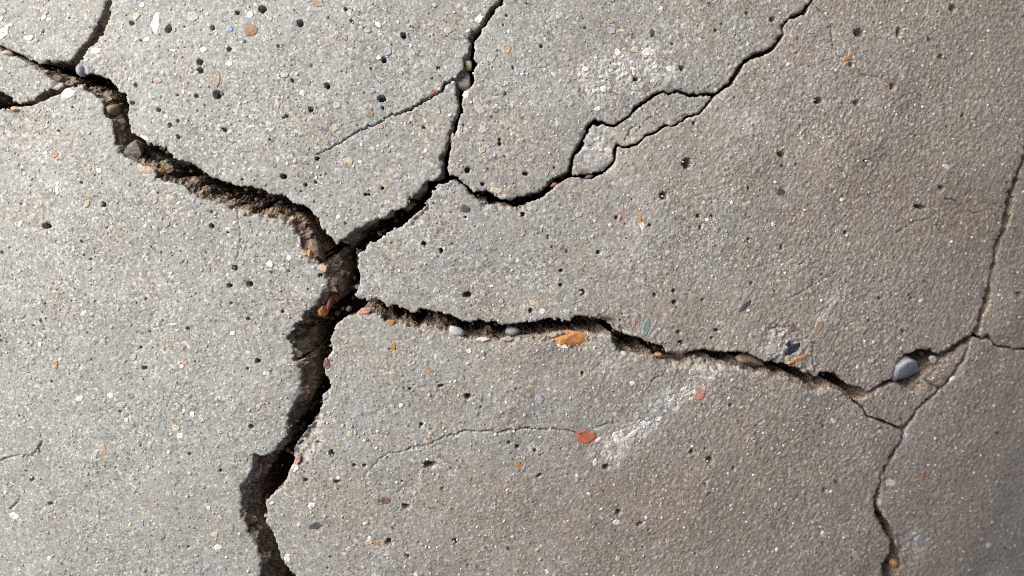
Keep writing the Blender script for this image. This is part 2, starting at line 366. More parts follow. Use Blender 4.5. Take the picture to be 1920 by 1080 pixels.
# ------------------------------------------------------------------ stones and pores seen in the surface
# palette: name -> (base colour, roughness)
PAL = {'white': ((0.74, 0.73, 0.70), .5), 'cream': ((0.55, 0.48, 0.36), .6), 'pale': ((0.44, 0.45, 0.44), .6), 'grey': ((0.27, 0.28, 0.29), .6),
       'slate': ((0.075, 0.085, 0.10), .5), 'lilac': ((0.36, 0.36, 0.43), .55), 'blue': ((0.30, 0.42, 0.62), .55), 'peach': ((0.50, 0.38, 0.28), .65),
       'tan': ((0.37, 0.30, 0.215), .7), 'brown': ((0.29, 0.16, 0.09), .75), 'orange': ((0.54, 0.225, 0.05), .85), 'red': ((0.42, 0.115, 0.055), .85),
       'pink': ((0.55, 0.27, 0.21), .65), 'maroon': ((0.16, 0.085, 0.08), .6), 'teal': ((0.21, 0.31, 0.30), .5), 'olive': ((0.25, 0.21, 0.10), .7),
       'ochre': ((0.45, 0.23, 0.05), .65), 'navy': ((0.022, 0.024, 0.045), .35), 'earthstone': ((0.15, 0.10, 0.07), .8), 'bluegrey': ((0.26, 0.285, 0.345), .42), 'dirtstone': ((0.20, 0.155, 0.11), .85), 'mossstone': ((0.14, 0.145, 0.115), .8)}
STONES = [  # u, v, width, height, turn in degrees, colour
 (293, 43, 18, 42, 8, 'white'), (180, 95, 24, 14, -15, 'white'), (125, 176, 30, 20, -20, 'white'), (431, 55, 15, 15, 0, 'blue'), (472, 58, 28, 25, 0, 'brown'),
 (363, 32, 23, 20, 10, 'pale'), (8, 62, 34, 18, -50, 'white'), (431, 120, 16, 13, 0, 'white'), (408, 150, 14, 34, 4, 'tan'), (296, 151, 17, 15, 20, 'peach'),
 (257, 30, 14, 22, 30, 'cream'), (277, 74, 17, 11, -20, 'white'), (325, 95, 18, 7, 5, 'white'), (268, 10, 13, 12, 0, 'white'), (55, 72, 22, 13, -10, 'white'),
 (312, 218, 11, 9, 0, 'white'), (274, 259, 24, 8, 28, 'white'), (472, 237, 22, 7, -4, 'white'), (8, 22, 15, 12, 0, 'lilac'), (470, 28, 14, 16, 20, 'white'), (507, 35, 12, 14, 0, 'pale'),
 (690, 58, 17, 14, 20, 'pale'), (710, 47, 16, 10, 30, 'white'), (727, 97, 16, 16, 0, 'lilac'), (808, 45, 15, 11, 0, 'cream'), (840, 57, 17, 14, 0, 'cream'), (854, 70, 16, 9, 15, 'grey'),
 (535, 140, 17, 16, 0, 'pale'), (574, 152, 22, 20, 20, 'grey'), (568, 175, 11, 11, 0, 'white'), (696, 172, 15, 8, 0, 'lilac'), (694, 214, 15, 15, 0, 'olive'), (712, 237, 15, 9, 10, 'peach'),
 (626, 240, 22, 14, -30, 'cream'), (520, 200, 15, 14, -30, 'peach'), (632, 198, 18, 14, 0, 'pale'), (812, 172, 10, 9, 0, 'red'), (648, 72, 14, 12, 0, 'tan'), (597, 8, 26, 14, 0, 'tan'),
 (862, 103, 22, 14, -10, 'pale'), (898, 37, 14, 22, 20, 'white'), (951, 91, 19, 18, 0, 'peach'), (921, 108, 16, 21, 10, 'pale'), (1017, 123, 17, 10, 0, 'lilac'), (898, 201, 18, 38, -35, 'pale'),
 (874, 179, 13, 18, 25, 'white'), (931, 207, 10, 8, 0, 'grey'), (905, 243, 16, 16, 0, 'pale'), (873, 260, 15, 9, 10, 'grey'), (949, 155, 9, 9, 0, 'white'), (1147, 57, 20, 13, 20, 'pale'), (1145, 40, 14, 10, 0, 'tan'),
 (1223, 62, 11, 20, 5, 'slate'), (1216, 97, 26, 14, -5, 'white'), (1158, 97, 13, 13, 0, 'white'), (1190, 93, 15, 14, 0, 'cream'), (1110, 157, 16, 7, 0, 'cream'), (1097, 130, 15, 13, 0, 'white'), (1255, 128, 13, 11, 0, 'white'),
 (1213, 167, 14, 11, 0, 'olive'), (1190, 165, 17, 15, 0, 'pale'), (1175, 183, 17, 11, 0, 'grey'), (1272, 163, 17, 10, 0, 'grey'), (1132, 167, 14, 12, 0, 'white'), (1278, 214, 22, 9, -10, 'grey'),
 (103, 290, 13, 12, 0, 'pink'), (312, 420, 13, 13, 0, 'lilac'), (34, 420, 9, 15, 20, 'white'), (390, 505, 9, 14, 0, 'tan'), (272, 318, 28, 16, 20, 'peach'), (454, 293, 8, 12, 0, 'cream'), (654, 301, 22, 16, 20, 'cream'),
 (746, 330, 18, 12, 0, 'lilac'), (553, 327, 17, 10, 10, 'grey'), (568, 475, 14, 11, 30, 'peach'), (606, 504, 14, 15, 0, 'peach'), (635, 407, 9, 11, 0, 'white'), (505, 495, 15, 14, 0, 'white'), (872, 392, 20, 18, 0, 'slate'), (926, 392, 17, 15, 0, 'grey'),
 (905, 282, 18, 13, -20, 'cream'), (1200, 410, 8, 14, -10, 'orange'), (1205, 424, 9, 17, -15, 'white'), (1135, 476, 18, 16, 0, 'pale'), (932, 357, 26, 10, 8, 'cream'), (1105, 264, 22, 22, 0, 'pale'),
 (1464, 360, 18, 15, 0, 'slate'), (1449, 420, 7, 10, 15, 'white'), (1371, 380, 6, 9, 10, 'white'), (1319, 455, 13, 11, 0, 'tan'), (1252, 475, 11, 12, 0, 'pale'), (1325, 412, 7, 7, 0, 'white'), (1250, 337, 14, 12, 0, 'pale'),
 (684, 583, 27, 12, -8, 'pink'), (732, 604, 17, 11, -10, 'ochre'), (738, 648, 11, 15, 0, 'ochre'), (808, 695, 15, 7, 0, 'orange'), (500, 700, 17, 9, 5, 'white'), (437, 625, 11, 10, 0, 'white'), (485, 764, 11, 14, 15, 'cream'),
 (614, 682, 15, 22, 0, 'maroon'), (1055, 648, 20, 12, 5, 'white'), (1000, 596, 16, 11, 0, 'lilac'), (1011, 746, 23, 20, 0, 'lilac'), (1188, 604, 9, 22, 0, 'pink'), (1212, 614, 14, 38, 14, 'teal'),
 (1000, 567, 17, 14, 0, 'cream'), (887, 565, 13, 18, 20, 'lilac'), (1115, 681, 22, 13, 0, 'grey'), (905, 636, 24, 8, 0, 'white'), (952, 636, 24, 7, 0, 'pale'), (1260, 583, 9, 15, 5, 'peach'), (1396, 573, 30, 9, -42, 'slate'),
 (1352, 606, 20, 10, 20, 'cream'), (1312, 737, 26, 32, 12, 'pink'), (1484, 654, 36, 15, -36, 'navy'), (1478, 645, 12, 14, 0, 'navy'), (1497, 671, 46, 7, -28, 'orange'), (1532, 616, 16, 32, 25, 'tan'), (1484, 613, 10, 18, 0, 'maroon'),
 (1300, 698, 20, 14, -25, 'pale'), (1447, 657, 24, 22, 0, 'pale'), (1750, 674, 12, 18, -10, 'pale'), (191, 841, 17, 16, 0, 'peach'), (74, 646, 8, 9, 0, 'white'), (152, 615, 15, 13, 0, 'pale'), (103, 683, 14, 20, 0, 'tan'),
 (248, 671, 15, 16, 0, 'pale'), (226, 760, 22, 15, 0, 'pale'), (245, 745, 15, 8, -20, 'grey'), (360, 778, 10, 14, 10, 'white'), (328, 804, 16, 12, 0, 'cream'), (436, 625, 12, 10, 0, 'white'), (206, 743, 15, 13, 0, 'white'),
 (584, 949, 16, 14, 0, 'white'), (590, 986, 28, 13, -14, 'slate'), (722, 937, 22, 14, 5, 'maroon'), (706, 1019, 15, 11, -10, 'ochre'), (690, 1018, 16, 10, 0, 'cream'), (402, 1003, 13, 12, 20, 'cream'), (409, 1027, 19, 10, 0, 'white'), (391, 954, 9, 9, 0, 'white'),
 (539, 1046, 12, 16, 0, 'white'), (554, 876, 14, 11, 0, 'white'), (558, 862, 10, 16, 20, 'pink'), (1098, 819, 42, 26, -6, 'red'), (933, 775, 17, 15, 0, 'grey'), (970, 870, 16, 12, 20, 'ochre'), (971, 858, 10, 7, 0, 'peach'),
 (1585, 110, 13, 11, -40, 'orange'), (1592, 103, 8, 9, 20, 'peach'), (1704, 821, 13, 18, 10, 'pale'), (1672, 906, 18, 13, -5, 'white'), (1733, 892, 11, 24, 10, 'brown'), (1662, 966, 8, 20, -25, 'pale'), (264, 981, 16, 15, 0, 'lilac'), (25, 968, 20, 12, 25, 'white'),
 (1728, 1013, 20, 14, -20, 'lilac'), (1788, 711, 14, 8, -50, 'white'), (420, 700, 12, 10, 0, 'pale'), (345, 680, 14, 12, 20, 'peach'), (60, 330, 14, 10, 10, 'pale'), (185, 320, 13, 11, 0, 'white'), (1560, 575, 12, 9, -30, 'pale'), (1547, 592, 14, 9, -60, 'pale'),
]
for k in range(70):     # the white crystalline vein and the lime-bloomed patch hold a crowd of small white stones
    t = rng.uniform(0, 1)
    u = 1128 + t * 190 + rng.normal() * 7; v = 842 - t * 118 + rng.normal() * 7
    STONES.append((u, v, rng.uniform(8, 19), rng.uniform(6, 10), rng.uniform(-60, -10), rng.choice(['white', 'white', 'pale', 'pale', 'grey'])))
for k in range(26):
    STONES.append((1165 + rng.normal() * 50, 132 + rng.normal() * 20, rng.uniform(6, 11), rng.uniform(6, 9), rng.uniform(-90, 90), rng.choice(['white', 'white', 'pale', 'cream'])))

for k in range(80):    # larger pebbles ground nearly level with the cement, mostly in the worn left half
    u = rng.uniform(0, 1150) if k < 60 else rng.uniform(1000, 1900)
    STONES.append((u, rng.uniform(0, 1080), rng.uniform(9, 17), rng.uniform(7, 13), rng.uniform(-90, 90), rng.choice(['pale', 'pale', 'white', 'cream', 'grey', 'white', 'white', 'lilac'])))

PORES = [(317, 55, 11, 13), (400, 53, 7, 8), (248, 44, 7, 7), (376, 117, 11, 11), (377, 133, 10, 9), (408, 178, 14, 14), (431, 93, 7, 8), (369, 180, 6, 7), (255, 160, 6, 7), (249, 193, 7, 6), (299, 207, 7, 6), (320, 235, 6, 7), (335, 227, 5, 5), (335, 257, 6, 7),
 (422, 244, 7, 6), (333, 178, 5, 4), (446, 25, 7, 6), (493, 18, 14, 12), (564, 45, 12, 12), (660, 40, 6, 5), (757, 67, 9, 11), (720, 113, 9, 10), (822, 128, 6, 7), (615, 162, 9, 11), (584, 206, 8, 10), (716, 185, 15, 11), (718, 203, 4, 5), (649, 18, 6, 6), (539, 217, 6, 6), (549, 152, 5, 5),
 (931, 207, 9, 7), (937, 262, 4, 5), (1015, 87, 6, 5), (950, 30, 4, 5), (962, 127, 4, 6), (1448, 37, 10, 8), (1400, 25, 5, 5), (1342, 57, 5, 5), (1261, 82, 5, 4), (1193, 148, 10, 6), (1279, 128, 8, 10), (1302, 231, 5, 5), (1610, 62, 20, 14), (1685, 61, 9, 17), (1785, 17, 12, 12), (1594, 122, 7, 7),
 (1533, 189, 17, 11), (1605, 193, 11, 7), (1765, 106, 9, 8), (1806, 217, 7, 6), (1672, 163, 9, 12), (1743, 74, 9, 5), (85, 424, 16, 10), (194, 384, 8, 8), (396, 424, 8, 8), (440, 503, 8, 10), (152, 342, 5, 4), (151, 453, 4, 4), (198, 426, 4, 4), (532, 331, 11, 9), (573, 347, 6, 7), (592, 342, 5, 5), (595, 298, 7, 6),
 (795, 457, 7, 8), (828, 470, 6, 9), (717, 353, 5, 6), (685, 365, 5, 5), (692, 365, 4, 4), (468, 533, 11, 9), (877, 319, 9, 10), (905, 345, 6, 6), (986, 326, 10, 6), (937, 270, 5, 6), (980, 402, 9, 7), (1123, 473, 6, 7), (1288, 307, 17, 19), (1243, 367, 13, 14), (1466, 290, 15, 9), (1157, 408, 5, 6), (1403, 353, 5, 5),
 (1313, 427, 5, 7), (1309, 405, 6, 6), (1334, 406, 6, 6), (1466, 464, 5, 10), (1219, 422, 5, 5), (1623, 302, 9, 6), (1587, 436, 7, 6), (1727, 388, 24, 7), (1766, 352, 11, 8), (484, 677, 9, 8), (430, 536, 9, 7), (600, 517, 7, 6), (877, 553, 15, 10), (433, 569, 4, 4), (529, 585, 5, 5), (465, 598, 6, 6), (1052, 535, 6, 5), (1053, 508, 8, 5),
 (1092, 548, 10, 9), (995, 583, 6, 8), (1092, 700, 5, 7), (877, 743, 11, 10), (827, 723, 12, 5), (769, 728, 4, 5), (1264, 546, 7, 6), (1265, 567, 8, 7), (1228, 553, 5, 6), (1409, 531, 5, 6), (1318, 563, 4, 5), (1277, 643, 11, 8), (1345, 620, 10, 6), (1273, 623, 6, 6), (1336, 634, 5, 4), (1370, 760, 6, 6),
 (1649, 560, 5, 6), (1707, 559, 6, 5), (1692, 622, 6, 7), (1630, 602, 4, 5), (1914, 553, 11, 9), (270, 691, 9, 6), (352, 616, 6, 5), (224, 773, 5, 4), (471, 800, 7, 8), (355, 852, 5, 5), (412, 883, 6, 6), (95, 945, 10, 6), (60, 899, 5, 9), (623, 849, 9, 11), (806, 871, 24, 13), (573, 900, 8, 7), (632, 903, 12, 6), (730, 1016, 13, 11),
 (762, 949, 13, 8), (665, 871, 7, 5), (684, 871, 6, 5), (790, 796, 6, 6), (955, 829, 5, 5), (970, 837, 7, 7), (1003, 844, 5, 5), (830, 915, 5, 4), (854, 1014, 11, 9), (764, 1043, 9, 6), (1012, 890, 12, 5), (1546, 919, 8, 8), (1297, 847, 8, 8), (1330, 862, 13, 12), (1375, 878, 6, 6), (1160, 960, 10, 9), (1200, 982, 13, 7), (1544, 800, 6, 5), (72, 847, 6, 9), (1136, 875, 12, 10)]
for k in range(380):
    u, v = rng.uniform(-200, 2100), rng.uniform(-150, 1200)
    d = 1.9 + rng.exponential(0.75)
    if u > 1000: d *= 0.9
    PORES.append((u, v, min(d, 4.2) * rng.uniform(.8, 1.4), min(d, 4.2)))

# ------------------------------------------------------------------ relief of the surface, millimetres along the normal
X, Y = to_xy(UU, VV)
S = 1.0 / 0.35e-3                       # noise samples per metre
Xs, Ys = X * S, Y * S
LOWA = 0.5
H = LOWA * samp(T_LOW, Xs, Ys) + 0.045 * samp(T_MID, Xs + 91, Ys + 5)

def grains(cs, rmin, rmax, seed, fill):
    """sand grains standing out of the cement: the highest of the neighbouring caps"""
    gx, gy = X / cs, Y / cs
    ci, cj = np.floor(gx).astype(np.int64), np.floor(gy).astype(np.int64)
    out = np.zeros(X.shape, np.float32)
    r = np.random.default_rng(seed)
    N = 256
    jx, jy = r.uniform(0, 1, (N, N)), r.uniform(0, 1, (N, N))
    rr = r.uniform(rmin, rmax, (N, N)) * (r.uniform(0, 1, (N, N)) < fill)
    for di in (-1, 0, 1):
        for dj in (-1, 0, 1):
            a, b = (ci + di) % N, (cj + dj) % N
            d2 = (gx - ci - di - jx[b, a]) ** 2 + (gy - cj - dj - jy[b, a]) ** 2
            R = rr[b, a]
            out = np.maximum(out, np.sqrt(np.clip(R * R - d2, 0, None)))
    return out * cs * 1000.0
coarse = np.clip(0.9 + 0.45 * samp(T_LOW, Xs * 2.2 + 400, Ys * 2.2 + 90), 0.35, 1.7)
core = (UU > -60) & (UU < 1980) & (VV > -60) & (VV < 1140)
H += coarse * 0.16 * grains(1.5e-3, 0.30, 0.62, 11, 0.72)
H += coarse * 0.15 * grains(4.2e-3, 0.20, 0.46, 12, 0.30)
H += 0.025 * samp(T_GRIT, Xs, Ys) + 0.045 * samp(T_FINE, Xs * 1.0, Ys)
# the marks of the float that finished the surface, clearest on the right
cb, sb = math.cos(math.radians(56)), math.sin(math.radians(56))
brush = np.clip((X + 0.02) / 0.28 - Y * 0.8, 0, 1)
H += 0.14 * brush * samp(T_GRIT, (X * cb + Y * sb) * S * 0.22, (-X * sb + Y * cb) * S * 0.95)
H += 0.17 * brush * samp(T_FINE, (X * cb + Y * sb) * S * 0.3 + 70, (-X * sb + Y * cb) * S)
pit = samp(T_GRIT, Xs * 1.1 + 300, Ys * 1.1 + 40)
H -= 0.45 * np.clip(pit - 1.5, 0, 1.2)

def stamp(u, v, ru, rv, ang, fn):
    R = max(ru, rv) * 1.5 + 2
    w = win(u - R, u + R, v - R, v + R)
    c, s = math.cos(math.radians(ang)), math.sin(math.radians(ang))
    du, dv = UU[w] - u, VV[w] - v
    a, b = (du * c + dv * s) / ru, (-du * s + dv * c) / rv
    fn(w, np.sqrt(a * a + b * b))

for (u, v, w_, h_) in PORES:
    ru, rv = w_ * 0.5 + 0.2, h_ * 0.5 + 0.2
    dep = min(3.4 * 0.333 * min(w_, h_), 9.0)
    ph = rng.uniform(0, 6.28)
    def f(w, q, dep=dep):
        q = q * (1 + 0.13 * samp(T_FINE, Xs[w] * .8, Ys[w] * .8).clip(-1, 1))
        H[w] -= dep * np.clip(1.25 - q ** 3.0, 0, 1) ** 0.8
    stamp(u, v, ru, rv, rng.uniform(-25, 25), f)

# shallow spalls beside the cracks: (outline, depth at the crack in mm)
SPALLS = [([(622, 728), (606, 745), (604, 800), (602, 839), (578, 862), (556, 876), (545, 885), (538, 868), (545, 835), (585, 790)], 7.0),
          ([(1236, 664), (1256, 690), (1292, 694), (1340, 694), (1390, 692), (1404, 700), (1404, 660), (1300, 655)], 3.2),
          ([(1120, 590), (1150, 590), (1170, 608), (1182, 630), (1150, 625), (1120, 605)], 5.0),
          ([(890, 350), (905, 392), (945, 396), (985, 396), (1010, 382), (990, 370), (930, 372)], 3.5),
          ([(872, 628), (890, 644), (980, 647), (1040, 652), (1110, 650), (1145, 634), (1140, 620), (1000, 622), (880, 625)], 1.6),
          ([(1040, 626), (1040, 645), (1062, 658), (1104, 650), (1112, 630), (1100, 620)], 2.5),
          ([(1676, 712), (1700, 745), (1735, 735), (1760, 700), (1812, 662), (1826, 628), (1780, 655), (1740, 690)], 2.2),
          ([(1676, 1000), (1712, 1000), (1740, 1030), (1715, 1080), (1690, 1100), (1680, 1060)], 2.0),
          ([(1425, 600), (1490, 600), (1545, 690), (1530, 710), (1440, 690)], 1.2),
          ([(500, 404), (548, 404), (575, 440), (600, 500), (580, 500), (552, 440), (520, 418)], 2.0),
          ([(800, 360), (815, 380), (800, 410), (775, 425), (765, 418), (795, 385)], 3.0),
          ([(395, 375), (440, 400), (520, 420), (520, 402), (440, 385)], 3.0),
          ([(0, 84), (40, 98), (80, 112), (120, 108), (135, 112), (130, 122), (80, 125), (0, 95)], 2.2),
          ([(60, 112), (110, 138), (116, 160), (100, 166), (92, 150), (62, 128)], 1.8)]
SP = np.zeros(H.shape, np.float32)
for P, dep in SPALLS:
    P = np.array(P, float)
    w = win(P[:, 0].min() - 4, P[:, 0].max() + 4, P[:, 1].min() - 4, P[:, 1].max() + 4)
    wu = UU[w] + 3.0 * samp(T_MID, UU[w] * .8, VV[w] * .8); wv = VV[w] + 3.0 * samp(T_MID, UU[w] * .8 + 200, VV[w] * .8)
    d = np.full(UU[w].shape, 1e3)
    for a, b in zip(P, np.roll(P, -1, axis=0)):
        d = np.minimum(d, seg_dist(wu, wv, a, b)[0])
    ins = in_poly(wu, wv, P)
    near = np.clip(1 - np.clip(SD[w], 0, 99) / 26.0, 0.35, 1)
    k = np.where(ins, np.clip(d / 13.0, 0, 1), 0) * near
    SP[w] = np.maximum(SP[w], k)
    H[w] -= dep * k + 0.9 * k * samp(T_MID, Xs[w] * 1.6, Ys[w] * 1.6)

# hairlines: grid vertices are drawn onto the line, then cut in
HM = np.full(H.shape, 99.0)
for l in HAIRS:
    for a, b in zip(l[:-1], l[1:]):
        w = win(min(a[0], b[0]) - 6, max(a[0], b[0]) + 6, min(a[1], b[1]) - 6, max(a[1], b[1]) + 6)
        d, t = seg_dist(UU[w], VV[w], a, b)
        hw = 0.5 * (a[2] + (b[2] - a[2]) * t)
        cu, cv = a[0] + (b[0] - a[0]) * t, a[1] + (b[1] - a[1]) * t
        m = (d < 0.7 * STEP) & (HM[w] > 0.5) & (SD[w] > 2)
        uu, vv = UU[w].copy(), VV[w].copy()
        UU[w] = np.where(m, uu + (cu - uu) * .9, uu); VV[w] = np.where(m, vv + (cv - vv) * .9, vv)
        dd = np.where(m, 0.0, d)
        prof = np.clip(1 - dd / np.maximum(hw + 0.7, 1.35), 0, 1)
        dep = np.clip(hw * 2.4 - 1.5, 0.12, 7.0)
        cut = prof * dep
        old = np.where(HM[w] < 98, HM[w], 0)
        HM[w] = np.where(cut > 0, np.where(HM[w] > 98, 99 - 98.9 * (cut > 0), HM[w]), HM[w])
        H[w] -= np.where((cut > 0), cut * np.where(m, 1.0, .75), 0) * 0.6
        if l[:, 2].max() > 5.2 and l[0, 0] > 850 and l[0, 0] < 860:     # the wide branch opens properly
            H[w] -= 1.2 * np.clip(hw - dd + 0.5, 0, 2)

# rounded, crumbling crack lips
SDL = SD.copy(); SDL[ej, ei] = 0.0
lip = 3.2 + 1.8 * samp(T_MID, UU * .6, VV * .6).clip(-1.2, 1.8)
e = np.clip(1 - SDL / np.maximum(lip, 2.4), 0, 1)
H -= 0.42 * e ** 2 * (1 + 0.5 * samp(T_GRIT, Xs, Ys).clip(-1, 1))
big = np.clip(samp(T_LOW, UU * 5.3 + 50, VV * 5.3) - 0.7, 0, 1)
H -= 0.9 * big * np.clip(1 - SDL / 14.0, 0, 1) ** 1.5

# seats of the embedded stones
n_fixed = len(STONES) - 80
STONES = STONES[:n_fixed] + [t for t in STONES[n_fixed:] if sd_grid(np.array([t[0]]), np.array([t[1]]))[0] > 14]
for (u, v, w_, h_, an, c) in STONES:
    def f(w, q):
        k = np.clip((1.08 - q) / 0.2, 0, 1)
        m0 = LOWA * samp(T_LOW, Xs[w], Ys[w])
        H[w] = H[w] * (1 - 0.8 * k) + 0.8 * k * (m0 - 0.2)
    stamp(u, v, w_ * .5, h_ * .5, an, f)

# fragments have settled by different amounts
TILT = {'corner': 0.8, 'wedge': -1.6, 'left': -0.6, 'top': 0.7, 'upper': 0.3, 'island': -0.5, 'centre': 0.2, 'lower': 0.2, 'chunk': -0.7, 'right_upper': -1.1, 'right_lower': -1.2}
X, Y = to_xy(UU, VV)
NX, NY, NZ = normals(X, Y)
Z0 = z_surf(X, Y)

# stains and mineral bloom that belong to the concrete itself
def blob(cu, cv, ru, rv, an):
    c, s = math.cos(math.radians(an)), math.sin(math.radians(an))
    du, dv = UU - cu, VV - cv
    a, b = (du * c + dv * s) / ru, (-du * s + dv * c) / rv
    return np.exp(-(a * a + b * b))
LIME = np.zeros(H.shape)
for (cu, cv, ru, rv, an, k) in [(1130, 138, 60, 26, -10, 1.3), (1235, 132, 36, 16, 5, 1.0), (1215, 95, 16, 26, 0, 1.0), (1120, 170, 26, 30, 20, .6), (1122, 270, 28, 36, 20, 1.2), (1235, 770, 110, 12, -35, 1.7), (1190, 815, 60, 9, -25, 1.4), (1148, 848, 28, 22, 0, .9), (1245, 745, 40, 20, -30, .8), (1550, 580, 40, 13, -55, 1.3), (1455, 640, 36, 30, 0, 1.2),
                                (1410, 235, 46, 24, 25, .5), (1200, 420, 30, 70, 20, .35), (240, 90, 200, 120, 0, .22), (60, 330, 160, 120, 0, .22), (1500, 690, 60, 26, 25, .4), (1330, 690, 70, 14, 5, .5), (1150, 660, 60, 40, 0, .35), (1715, 1020, 26, 26, 0, .7), (1700, 815, 14, 26, 20, .5)]:
    LIME += k * blob(cu, cv, ru, rv, an)
LIME *= 1.25 * np.clip(0.75 + 0.6 * samp(T_MID, Xs, Ys), 0, 1.6)
H += 0.22 * np.clip(LIME, 0, 1) * samp(T_GRIT, Xs * .8 + 33, Ys * .8)
RUST = np.zeros(H.shape)
for (cu, cv, ru, rv, an, k) in [(1825, 410, 70, 60, 0, .8), (1640, 380, 160, 90, -20, .35), (1330, 900, 260, 120, -30, .3), (1000, 960, 260, 120, 0, .25)]:
    RUST += k * blob(cu, cv, ru, rv, an)
RUST *= np.clip(0.8 + 0.6 * samp(T_MID, Xs + 50, Ys + 9), 0, 1.5)
WARM = np.clip((X + 0.17) / 0.40 + 0.25 * (-(Y) / 0.2) + 0.16 * samp(T_LOW, Xs * 3.1 + 20, Ys * 3.1), 0, 1.2)

# ------------------------------------------------------------------ materials
def nodes_of(m):
    m.use_nodes = True
    nt = m.node_tree
    return nt, nt.nodes, nt.links, nt.nodes["Principled BSDF"]

def add(nt, kind, **kw):
    n = nt.nodes.new(kind)
    for k, v in kw.items():
        setattr(n, k, v)
    return n

def mixc(nt, fac, a, b, mode='MIX'):
    n = nt.nodes.new("ShaderNodeMix"); n.data_type = 'RGBA'; n.blend_type = mode
    for sock, val in ((n.inputs["Factor"], fac), (n.inputs[6], a), (n.inputs[7], b)):
        if hasattr(val, "is_linked") or hasattr(val, "links"):
            nt.links.new(val, sock)
        else:
            sock.default_value = val if not isinstance(val, tuple) else (*val, 1.0)[:4]
    return n.outputs[2]

def ramp(nt, src, stops):
    n = nt.nodes.new("ShaderNodeValToRGB")
    cr = n.color_ramp
    while len(cr.elements) < len(stops):
        cr.elements.new(0.5)
    for e_, (p, c) in zip(cr.elements, stops):
        e_.position = p
        e_.color = (c, c, c, 1) if not isinstance(c, tuple) else (*c, 1)
    nt.links.new(src, n.inputs[0])
    return n.outputs[0]

def noise(nt, vec, scale, detail=3.0, rough_=0.6):
    n = nt.nodes.new("ShaderNodeTexNoise")
    n.inputs["Scale"].default_value = scale; n.inputs["Detail"].default_value = detail; n.inputs["Roughness"].default_value = rough_
    nt.links.new(vec, n.inputs["Vector"])
    return n.outputs[0]

def voro(nt, vec, scale, feature='F1'):
    n = nt.nodes.new("ShaderNodeTexVoronoi"); n.feature = feature
    n.inputs["Scale"].default_value = scale
    nt.links.new(vec, n.inputs["Vector"])
    return n

def concrete_material():
    m = bpy.data.materials.new("sandy_concrete")
    nt, N, L, B = nodes_of(m)
    geo = add(nt, "ShaderNodeNewGeometry")
    P = geo.outputs["Position"]
    at = {k: add(nt, "ShaderNodeAttribute", attribute_name=k).outputs["Fac"] for k in ("lime", "rust", "warm")}
    cool, warm = (0.316, 0.342, 0.332), (0.304, 0.284, 0.249)
    col = mixc(nt, at["warm"], cool, warm)
    patch = ramp(nt, noise(nt, P, 34, 4), [(0.42, 0.0), (0.62, 1.0)])
    col = mixc(nt, patch, col, mixc(nt, 0.35, col, (0.302, 0.284, 0.247)))
    mott = ramp(nt, noise(nt, P, 160, 4, .65), [(0.3, 0.82), (0.7, 1.16)])
    col = mixc(nt, 1.0, col, mott, 'MULTIPLY')
    # each grain of sand has its own tint
    v1 = voro(nt, P, 900)
    sep = add(nt, "ShaderNodeSeparateColor"); L.new(v1.outputs["Color"], sep.inputs[0])
    tint = ramp(nt, sep.outputs[0], [(0.0, 0.42), (0.10, 0.74), (0.5, 1.0), (0.85, 1.2), (1.0, 1.9)])
    worn = ramp(nt, noise(nt, P, 17, 3), [(0.36, 0.50), (0.64, 1.0)])      # sandy areas and smoother paste
    col = mixc(nt, worn, col, tint, 'MULTIPLY')
    hue = ramp(nt, sep.outputs[1], [(0.0, (1.06, 0.95, 0.86)), (0.3, (1.0, 0.99, 0.96)), (0.7, (0.99, 1.0, 0.99)), (1.0, (0.97, 0.99, 1.02))])
    col = mixc(nt, 0.6, col, hue, 'MULTIPLY')
    # coarser grains, a few of them white or dark
    v2 = voro(nt, P, 250)
    sp2 = add(nt, "ShaderNodeSeparateColor"); L.new(v2.outputs["Color"], sp2.inputs[0])
    inner = ramp(nt, v2.outputs["Distance"], [(0.20, 1.0), (0.34, 0.0)])
    for chan, lo, c, k in ((0, 0.80, (0.60, 0.58, 0.53), .8), (1, 0.88, (0.12, 0.115, 0.105), .75), (2, 0.90, (0.37, 0.29, 0.21), .6)):
        pick = ramp(nt, sp2.outputs[chan], [(lo, 0.0), (lo + 0.01, k)])
        mm = add(nt, "ShaderNodeMath", operation='MULTIPLY'); L.new(pick, mm.inputs[0]); L.new(inner, mm.inputs[1])
        col = mixc(nt, mm.outputs[0], col, c)
    lim = add(nt, "ShaderNodeMath", operation='MULTIPLY', use_clamp=True); L.new(at["lime"], lim.inputs[0])
    L.new(ramp(nt, noise(nt, P, 420, 3), [(0.36, 0.05), (0.60, 1.1)]), lim.inputs[1])
    col = mixc(nt, lim.outputs[0], col, (0.54, 0.55, 0.53))
    col = mixc(nt, at["rust"], col, mixc(nt, 0.5, col, (0.17, 0.115, 0.075)))
    L.new(col, B.inputs["Base Color"])
    B.inputs["Roughness"].default_value = 0.86
    B.inputs["Specular IOR Level"].default_value = 0.35
    fine = noise(nt, P, 1500, 3, .7)
    hgt = add(nt, "ShaderNodeMath", operation='ADD')
    L.new(fine, hgt.inputs[0]); 
    inv = add(nt, "ShaderNodeMath", operation='MULTIPLY'); inv.inputs[1].default_value = -0.9; L.new(v1.outputs["Distance"], inv.inputs[0])
    L.new(inv.outputs[0], hgt.inputs[1])
    bp = add(nt, "ShaderNodeBump"); bp.inputs["Strength"].default_value = 0.4; bp.inputs["Distance"].default_value = 0.00032
    L.new(hgt.outputs[0], bp.inputs["Height"]); L.new(bp.outputs[0], B.inputs["Normal"])
    return m

